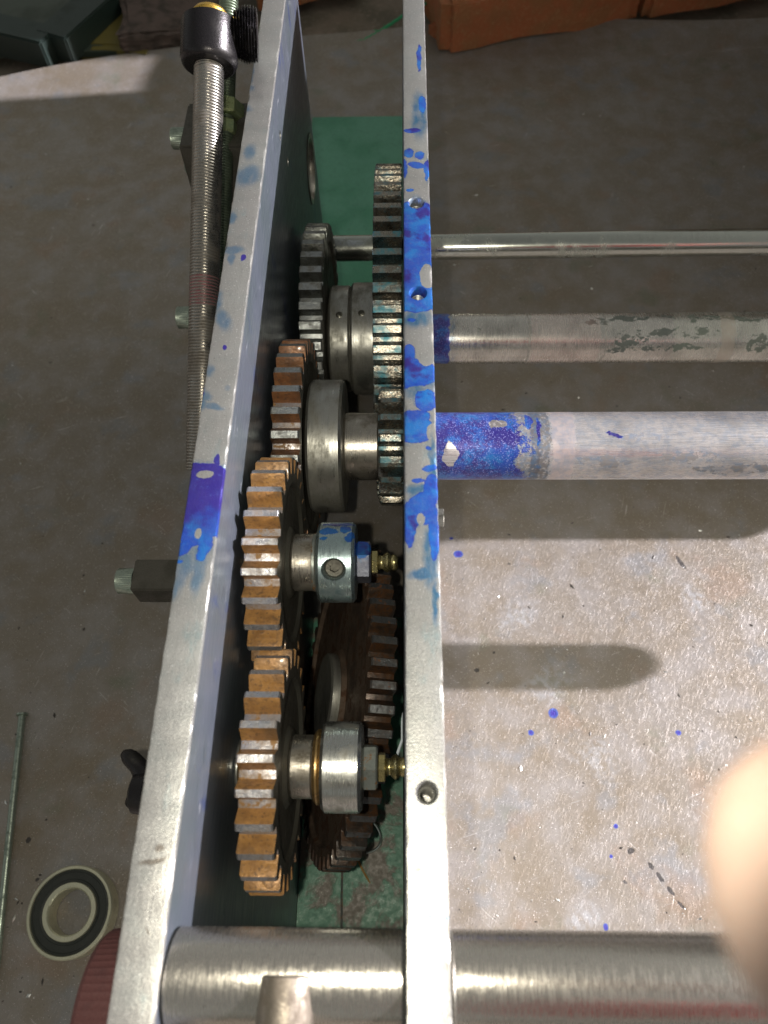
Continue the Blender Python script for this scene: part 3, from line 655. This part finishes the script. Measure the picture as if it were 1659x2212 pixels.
s_ = NT('red_paint_mark'); M_redm = s_.done(s_.mix(s_.ss(s_.noise(2.5), .4, .6), (.24, .10, .11), (.20, .13, .13)), .4, .42)
thread(pr - rax * 7, rax, 14, 7.66, 1.55, .5, 44).build('red_paint_ring', M_redm, RT, org=tuple(ra))
sa = rd(494, 5, 525); sb = rd(492, 215, 505); sc_ = rd(478, 500, 480)
ax2 = (sc_ - sa).normalized()
R2 = thing('threaded_rod', tuple(sa), 'thinner dark threaded rod half hidden behind the thick one, with green nuts', 'threaded rod', 'threaded rods beside the left plate')
thread(sa - ax2 * 30, ax2, (sc_ - sa).length + 60, 5.4, 1.5, .5, 32).build('thread', M_threadg, R2, org=tuple(sa))
t1 = (sb - sa).length
MB().lathe([(t1 + 2, 9.2), (t1 + 3, 10.6), (t1 + 9, 10.6), (t1 + 10, 9.2)], sa, ax2, n=6, phase=.3).build('flange_nut', M_nutg, R2, org=tuple(sa), angle=20)
MB().lathe([(t1 + 12, 5.4), (t1 + 13, 7.0), (t1 + 19, 7.0), (t1 + 20, 5.8)], sa, ax2, n=6, phase=.0).build('hex_nut', M_nutg, R2, org=tuple(sa), angle=20)
# grooved knob beside the collar, axis along X
kc = rd(536, 76, 468); KB = thing('grooved_knob', tuple(kc), 'black ridged knob between the black collar and the left plate', 'knob')
prof = []; x = -9
prof.append((x, 9))
for i in range(9):
    r0 = 12.6 - .16 * (i - 5) ** 2 * .6; prof += [(x + .1, r0 - .2), (x + .7, r0 + .5), (x + 1.1, r0 - .9)]; x += 1.35
prof.append((x, 8))
MB().lathe(prof, (kc.x + 2, kc.y, kc.z), (1, .1, -.12), 56, jit=.35).build('ridged_rim', M_black, KB, org=tuple(kc), angle=40)
MB().lathe([(-16, 7), (-8, 8.5)], (kc.x + 2, kc.y, kc.z), (1, .1, -.12), 40).build('hub', M_black, KB, org=tuple(kc))
# clamp block with cap screws
bc = at(386, 299, 292)
CB = thing('clamp_block', (bc.x, bc.y, bc.z - 16), 'dark block with two cap screws behind the threaded rods', 'clamp')
MB().box((bc.x + 5, bc.y - 20, bc.z - 30), (-77.8, bc.y + 20, bc.z + 9), 1.2).build('block', M_block, CB)
screw_head((bc.x + 5, bc.y, bc.z), (-1, 0, 0), 6.0, 9, 30).build('cap_screw', M_screw, CB)
b2 = at(412, 356, 270)
screw_head((b2.x + 5, b2.y, b2.z), (-1, 0, 0), 5.4, 8, 26).build('cap_screw', M_screw, CB)
MB().lathe([(0, 3.6), (-77.8 - b2.x - 5, 3.6)], (b2.x + 5, b2.y, b2.z), (1, 0, 0), 20).build('screw_shank', M_screw, CB)
def cap_thing(u, v, z, r, h, label, shank_to=-77.7, block=None):
    p = at(u, v, z); t = thing('cap_screw', tuple(p), label, 'screw', 'cap screws through the left plate')
    screw_head((p.x + h / 2, p.y, p.z), (-1, 0, 0), r, h, 34).build('screw_head', M_screw, t)
    MB().lathe([(0, r * .6), (shank_to - p.x - h / 2, r * .6)], (p.x + h / 2, p.y, p.z), (1, 0, 0), 24).build('shank', M_screw, t)
    return t, p
cap_thing(399, 686, 230, 6.6, 8.5, 'pale green cap screw half behind the thick threaded rod')
t, p = cap_thing(274, 1255, 215, 6.6, 9.2, 'pale cap screw on a black square block left of the violet ink')
MB().box((p.x + 5.5, p.y - 8.6, p.z - 8.4), (-77.8, p.y + 8.6, p.z + 8.4), .7).build('spacer_block', M_block, t)
# black wing screw
p = at(282, 1692, 232)
W = thing('wing_screw', tuple(p), 'glossy black winged hand screw sticking out of the left plate', 'screw')
wx = p.x
MB().lathe([(0, 5.5), (1.5, 8.4), (7, 9.2), (8, 7.0), (wx * -1 - 77.8, 7.0)], (wx + 1, p.y - 4, p.z), (1, 0, 0), 36).build('hub', M_black, W, org=tuple(p))
for sg, a_ in ((1, .35), (-1, -.2)):
    pts = [Vector((wx + 7, p.y, p.z)), Vector((wx + 5, p.y + sg * 5, p.z + 1)), Vector((wx + 2, p.y + sg * 9, p.z + 1)), Vector((wx + (-5 if sg > 0 else 4), p.y + sg * (12.5 if sg > 0 else 8), p.z + 2))]
    MB().tube(arc(pts, 10), [5, 5.2, 5.0, 4.6, 4.2, 4.0, 3.9, 3.9, 3.8, 3.2, 1.6], 14).build('wing', M_black, W, org=tuple(p), angle=60)
# red knurled knob at the front left
p = Vector((-90, -26, 276))
K = thing('knurled_knob', tuple(p), 'dull red knurled knob at the bottom left, on the left plate', 'knob')
nk = 72; vs = []; fs = []
prof = [(-106, 24, 0), (-104, 29, 0), (-102.5, 30.5, 1), (-84, 31.5, 1), (-82.5, 30, 0), (-80.5, 24, 0)]
prof = [(-102.5, 21, 0), (-101, 25.5, 0), (-99.5, 26.8, 1), (-81, 28.2, 1), (-80, 26.5, 0), (-79.2, 21, 0)]
for (x, r, m) in prof:
    for i in range(nk * 2):
        a = 2 * pi * i / (nk * 2); rr = r - (.35 if m and i % 2 else 0); vs.append((x, p.y + rr * sin(a), p.z + rr * cos(a)))
n2 = nk * 2
for j in range(len(prof) - 1):
    for i in range(n2): fs.append((j * n2 + i, (j + 1) * n2 + i, (j + 1) * n2 + (i + 1) % n2, j * n2 + (i + 1) % n2))
fs += [tuple(range(n2)), tuple(reversed(range(5 * n2, 6 * n2)))]
MB().add(vs, fs).build('knurled_rim', M_redk, K)
MB().lathe([(-79.6, 8), (-77.7, 8)], (0, p.y, p.z), n=24).build('shank', M_screw, K)
# small dark stub right of the right plate
p = at(962, 1119, 150)
q = thing('cap_screw', tuple(p), 'small dark screw head poking out right of the right plate under the main roller', 'screw')
screw_head((16, p.y, p.z), (1, 0, 0), 6.0, 11, 30).build('screw_head', M_steeld, q)
MB().lathe([(13.3, 3.4), (16, 3.4)], (0, p.y, p.z), n=20).build('shank', M_steeld, q)
MB().lathe([(20, 4.5), (21.5, 4.5)], (0, p.y, p.z), n=20)

# ------------------------------------------------------------------ things lying on the sheet
p = at(157, 1970, 9)
BR = thing('ball_bearing', (p.x, p.y, .6), 'sealed ball bearing with black shield lying flat on the sheet, bottom left', 'bearing')
c0 = (p.x, p.y, .6)
MB().lathe([(0, 23), (0, 27), (1, 28), (14, 28), (15, 27.3), (15, 25.8), (14.0, 25.4), (2, 25.4), (0, 23)], c0, (0, 0, 1), 96, cap=(False, False)).build('outer_ring', M_ring, BR, org=c0)
MB().lathe([(0, 13.8), (0, 17.7), (14, 17.7), (15, 17.3), (15, 14.6), (14, 13.8), (1, 13.8), (0, 13.8)], c0, (0, 0, 1), 96, cap=(False, False)).build('inner_ring', M_ring, BR, org=c0)
MB().lathe([(14.0, 25.3), (14.2, 24.2), (13.6, 23.6), (13.6, 19.6), (14.2, 19.2), (13.9, 17.8)], c0, (0, 0, 1), 96, cap=(False, False)).build('rubber_shield', M_rubber, BR, org=c0)
n0 = at(48, 1545, 3); n1 = at(-14, 2140, 3)
d = (n1 - n0).normalized()
NL = thing('long_nail', tuple(n0), 'long green-grey nail with flat head lying on the sheet at the left edge', 'nail')
MB().lathe([(0, 2.5), (3, 2.6), ((n1 - n0).length - 14, 2.6), ((n1 - n0).length, .4)], n0, d, 24).build('nail_shank', M_screw, NL, org=tuple(n0))
MB().lathe([(-1.6, 3.4), (-1, 4.4), (.2, 4.4), (.8, 2.6)], n0, d, 24).build('nail_head', M_screw, NL, org=tuple(n0))

rg = random.Random(77); mb = MB()
for k in range(900):
    u = rg.uniform(0, 1659); v = rg.uniform(150, 2200)
    if 230 < u < 960 or (v < 1150 and rg.random() < .5): continue
    q = at(u, v, 0); r = rg.choice((.25, .3, .35, .45, .7, 1.0)) * rg.uniform(.7, 1.2); a = rg.uniform(0, 6.3); el = rg.uniform(1, 3)
    z = 1.2 * sin(q.x / 150 + 1) * cos(q.y / 190) * .4
    vs = [(q.x + cos(a) * r * el, q.y + sin(a) * r * el, z), (q.x - sin(a) * r, q.y + cos(a) * r, z + r * .2), (q.x - cos(a) * r * el, q.y - sin(a) * r * el, z), (q.x + sin(a) * r, q.y - cos(a) * r, z), (q.x + rg.uniform(-.3, .3) * r, q.y, z + r * .8)]
    mb.add(vs, [(0, 1, 4), (1, 2, 4), (2, 3, 4), (3, 0, 4)], rg.choice((0, 0, 1)))
s_ = NT('dark_grit'); M_g0 = s_.done((.05, .045, .04), .3, .5); s_ = NT('bright_swarf'); M_g1 = s_.done((.7, .7, .68), .9, .3)
tag(mb.build('metal_grit', [M_g0, M_g1]), 'fine dark grit and bright metal specks scattered on the steel sheet', 'grit', None, 'stuff')

# ------------------------------------------------------------------ bricks, string and clutter at the far edge
def m_brick():
    s = NT('old_red_brick'); n = s.noise(30, detail=6); f = s.noise(4, detail=6, off=3)
    col = s.mix(s.ss(n, .4, .6), (.36, .115, .045), (.30, .125, .05)); col = s.mix(s.ss(f, .5, .7, 0, .4), col, (.42, .24, .12))
    sp = s.n('SeparateXYZ'); s.l(s.P, sp.inputs[0])
    return s.done(col, 0, .85, s.bump(f, 1.5, .8))
M_brick = m_brick()
def rough_block(name, mat, c, size, rz, label, cat, group=None, jit=2.0, seed=1, seg=7, par=None):
    rng = random.Random(seed); bm = bmesh.new(); bmesh.ops.create_cube(bm, size=1)
    bmesh.ops.bevel(bm, geom=bm.edges[:], offset=.05, segments=2, affect='EDGES')
    bmesh.ops.subdivide_edges(bm, edges=[e for e in bm.edges if e.calc_length() > .3], cuts=seg, use_grid_fill=True)
    ph = rng.uniform(0, 6)
    for v in bm.verts:
        q = Vector((v.co.x * size[0], v.co.y * size[1], v.co.z * size[2]))
        q += Vector((sin(q.y / 17 + ph) + rng.uniform(-.4, .4), sin(q.x / 23 + ph * 2) * 1.2 + rng.uniform(-.5, .5), sin(q.x / 31 + ph) * .8 + rng.uniform(-.3, .3))) * jit
        v.co = q
    bm.verts.index_update()
    mb = MB().add([v.co.copy() for v in bm.verts], [[v.index for v in f.verts] for f in bm.faces]); bm.free()
    mb.xform(Matrix.Translation(Vector(c)) @ Matrix.Rotation(rz, 4, 'Z'))
    o = mb.build(name, mat, par, org=(c[0], c[1], c[2] - size[2] / 2), angle=50)
    if label: tag(o, label, cat, group)
    return o
e0 = at(950, 120, 0); e1 = at(1385, 50, 0); e2 = at(1700, -10, 0)
def between(a, b, t): return a.lerp(b, t)
def brick(a, b, label, seed, h=62, w=112):
    d = b - a; L_ = d.length; rz = math.atan2(d.y, d.x); nrm = Vector((-sin(rz), cos(rz), 0)); c = (a + b) / 2 + nrm * (w / 2)
    return rough_block('brick', M_brick, (c.x, c.y, h / 2 + 1), (L_ - 6, w, h), rz, label, 'brick', 'bricks along the far edge of the sheet', 2.4, seed)
brick(e0, e1, 'long orange brick at the top edge beside the right plate', 4)
brick(e1, e2, 'orange brick at the top right corner', 9)
bb = at(800, -8, 0); brick(at(560, 30, 0), bb, 'pale orange brick partly hidden behind the side plates', 14, 50, 100)
M_string = NT('green_string').done((.03, .30, .13), 0, .6)
def string(px, z, name, label, r=1.6):
    pts = arc([(*at(u, v, z)[:2], z + dz) for u, v, dz in px], 40); rng = random.Random(5); mb = MB()
    for k in range(3):
        mb.tube([p + Vector((0, sin(i * .9 + k * 2.1), cos(i * .9 + k * 2.1))) * r * .9 for i, p in enumerate(pts)], r * .6, 6)
    for k in range(7):
        q = pts[rng.randrange(0, 12)]; mb.tube([q, q + Vector((rng.uniform(-14, 4), rng.uniform(-12, 12), rng.uniform(0, 4)))], [.7, .3], 5)
    return tag(mb.build(name, M_string, org=tuple(pts[0])), label, 'string')
string([(780, 90, 0), (815, 80, 4), (835, 60, 2), (880, 55, 8), (930, 8, 30), (985, 25, 20), (990, 80, 4)], 4, 'green_string', 'frayed green string passing behind the right plate near the bricks')
rough_block('brick_chip', M_brick, (*at(960, 78, 8)[:2], 9), (46, 16, 16), -.7, 'small broken orange chip under the green string', 'brick chip', None, 1.5, 3, 3)
M_teal = m_metal('dark_teal_painted_steel', (.015, .028, .024), (.02, .028, .022), .45, .1, .4, 50, bump=.1)
M_tealtop = m_metal('teal_grey_top', (.05, .065, .05), (.035, .045, .035), .45, .1, .4, 60, bump=.1)
# dark channel frame at the far left corner
c1 = at(128, 112, 0)
FR = thing('steel_channel', (c1.x, c1.y, 0), 'dark teal angle of channel steel at the top left corner', 'steel frame')
def beam(a, b, w, h, z, nm):
    a = Vector((a.x, a.y, z)); b = Vector((b.x, b.y, z)); d = b - a; rz = math.atan2(d.y, d.x); c = (a + b) / 2
    MB().box((-d.length / 2, -w / 2, -h / 2), (d.length / 2, w / 2, h / 2), 2).xform(Matrix.Translation(c) @ Matrix.Rotation(rz, 4, 'Z')).build(nm, M_teal, FR)
beam(at(118, 104, 20), at(300, -60, 20), 46, 34, 20, 'beam'); beam(at(118, 104, 19), at(-160, 40, 19), 40, 34, 19.5, 'beam')
rough_block('plate_web', M_tealtop, (*at(60, 10, 6)[:2], 5), (330, 230, 8), .0, None, None, None, .3, 8, 2, par=FR)
M_oliv = m_metal('olive_yellow_paint', (.16, .13, .03), (.09, .08, .03), .6, 0, .4, 50, bump=.1)
rough_block('olive_block', M_oliv, (*at(300, 18, 0)[:2], -2), (100, 230, 24), -.12, 'flat olive yellow block lying past the sheet edge', 'block', None, 1.5, 21, 4)
M_dirt = m_metal('crumbly_dark_slag', (.10, .07, .06), (.035, .028, .022), .9, 0, .6, 18, bump=.5)
rough_block('slag_lump', M_dirt, (*at(382, 38, 4)[:2], 8), (130, 150, 34), .1, 'crumbly dark lump left of the black collar at the top', 'lump', None, 4.5, 33, 9)

# ------------------------------------------------------------------ boards added out of frame to shade the far floor, one notched for sun
s_ = NT('shade_board_ply'); nn = s_.noise(9, detail=5, stretch=(1, .1, .1)); M_shade_board = s_.done(s_.mix(nn, (.22, .15, .09), (.12, .08, .05)), 0, .8)
bd = MB().box((712, 352, 0), (724, 1010, 600), 1); bd.box((712, 1011, 0), (724, 1078, 452), 1)
tag(bd.build('shade_board', M_shade_board, org=(718, 690, 0)), 'added unseen shade board beyond the rollers, notched to pass a strip of sun', 'board', 'added shade boards out of frame')
tag(MB().box((760, 1075, 0), (772, 2600, 1100), 1).build('shade_board', M_shade_board, org=(766, 1400, 0)), 'taller added unseen shade board farther back to the right', 'board', 'added shade boards out of frame')

# ------------------------------------------------------------------ the photographer: only a fingertip reaches the frame
def m_skin():
    s = NT('skin'); n = s.noise(6, detail=4)
    return s.done(s.mix(s.ss(n, .35, .65), (.32, .235, .195), (.285, .205, .17)), 0, .5, s.bump(s.noise(.8, detail=3), .05, .5), sss=.15)
M_skin = m_skin(); s_ = NT('red_shirt_cloth'); M_shirt = s_.done(s_.mix(s_.noise(8), (.60, .035, .03), (.5, .03, .025)), 0, .8)
def skinned(name, verts, edges, mat, parent, lv=2, root=0):
    me = bpy.data.meshes.new(name); me.from_pydata([(Vector(v[:3]) - Vector(parent['_o'])) * S for v in verts], edges, [])
    o = bpy.data.objects.new(name, me); COL.objects.link(o); o.parent = parent
    sk = o.modifiers.new('s', 'SKIN'); sk.use_smooth_shade = True; su = o.modifiers.new('u', 'SUBSURF'); su.levels = lv; su.render_levels = lv
    for i, v in enumerate(verts):
        d = me.skin_vertices[0].data[i]; rr = v[3] if isinstance(v[3], tuple) else (v[3], v[3]); d.radius = (rr[0] * S, rr[1] * S); d.use_root = (i == root)
    me.materials.append(mat)
    bpy.context.view_layer.update(); dg = bpy.context.evaluated_depsgraph_get(); nm = bpy.data.meshes.new_from_object(o.evaluated_get(dg)); o.modifiers.clear(); o.data = nm
    return o
PE = thing('person', (260, -420, 0), 'photographer whose blurred pale fingertip covers the bottom right corner', 'person')
V = []; E = []
def av(x, y, z, r, frm=None):
    V.append((x, y, z, r)); 
    if frm is not None: E.append((frm, len(V) - 1))
    return len(V) - 1
pel = av(180, -520, 420, 150); ch_ = av(180, -460, 640, 165, pel); nk_ = av(180, -440, 840, 60, ch_); hd = av(180, -400, 960, 95, nk_); av(180, -390, 1040, 60, hd)
shd = av(400, -430, 760, 62, ch_); elb = av(380, -250, 560, 42, shd); wr = av(190, -55, 542, 26, elb); pm = av(135, -28, 540, (34, 17), wr); kn = av(98, -16, 538, (34, 14), pm)
def finger(root, pts):
    p = root
    for (x, y, z, r) in pts: p = av(x, y, z, r, p)
finger(kn, [(76, 2, 532, 10.5), (52, 5, 526.5, 10.6), (35, 3.0, 525, 11.8), (19.0, 2.0, 525, 11.4)])
finger(kn, [(78, -16, 536, 10), (64, -20, 531, 9.4), (56, -21, 520, 8.6), (58, -21, 510, 7.6)])
finger(kn, [(82, -36, 538, 9.6), (68, -40, 533, 9), (60, -41, 522, 8.2), (62, -41, 512, 7.2)])
finger(kn, [(88, -54, 540, 8.6), (78, -58, 535, 8), (71, -59, 526, 7.2), (72, -59, 518, 6.4)])
finger(pm, [(128, 8, 552, 12), (108, 22, 562, 10.5), (88, 30, 570, 9.4), (76, 33, 573, 8)])
skinned('body', V, E, M_skin, PE, 2)
V = []; E = []
pel = av(180, -518, 430, 172); c2 = av(180, -456, 640, 186, pel); av(180, -440, 800, 92, c2)
s2 = av(400, -430, 760, 76, c2); av(384, -300, 600, 58, s2)
sh_ = skinned('shirt', V, E, M_shirt, PE, 2)

for o in bpy.data.objects:
    if '_o' in o: del o['_o']
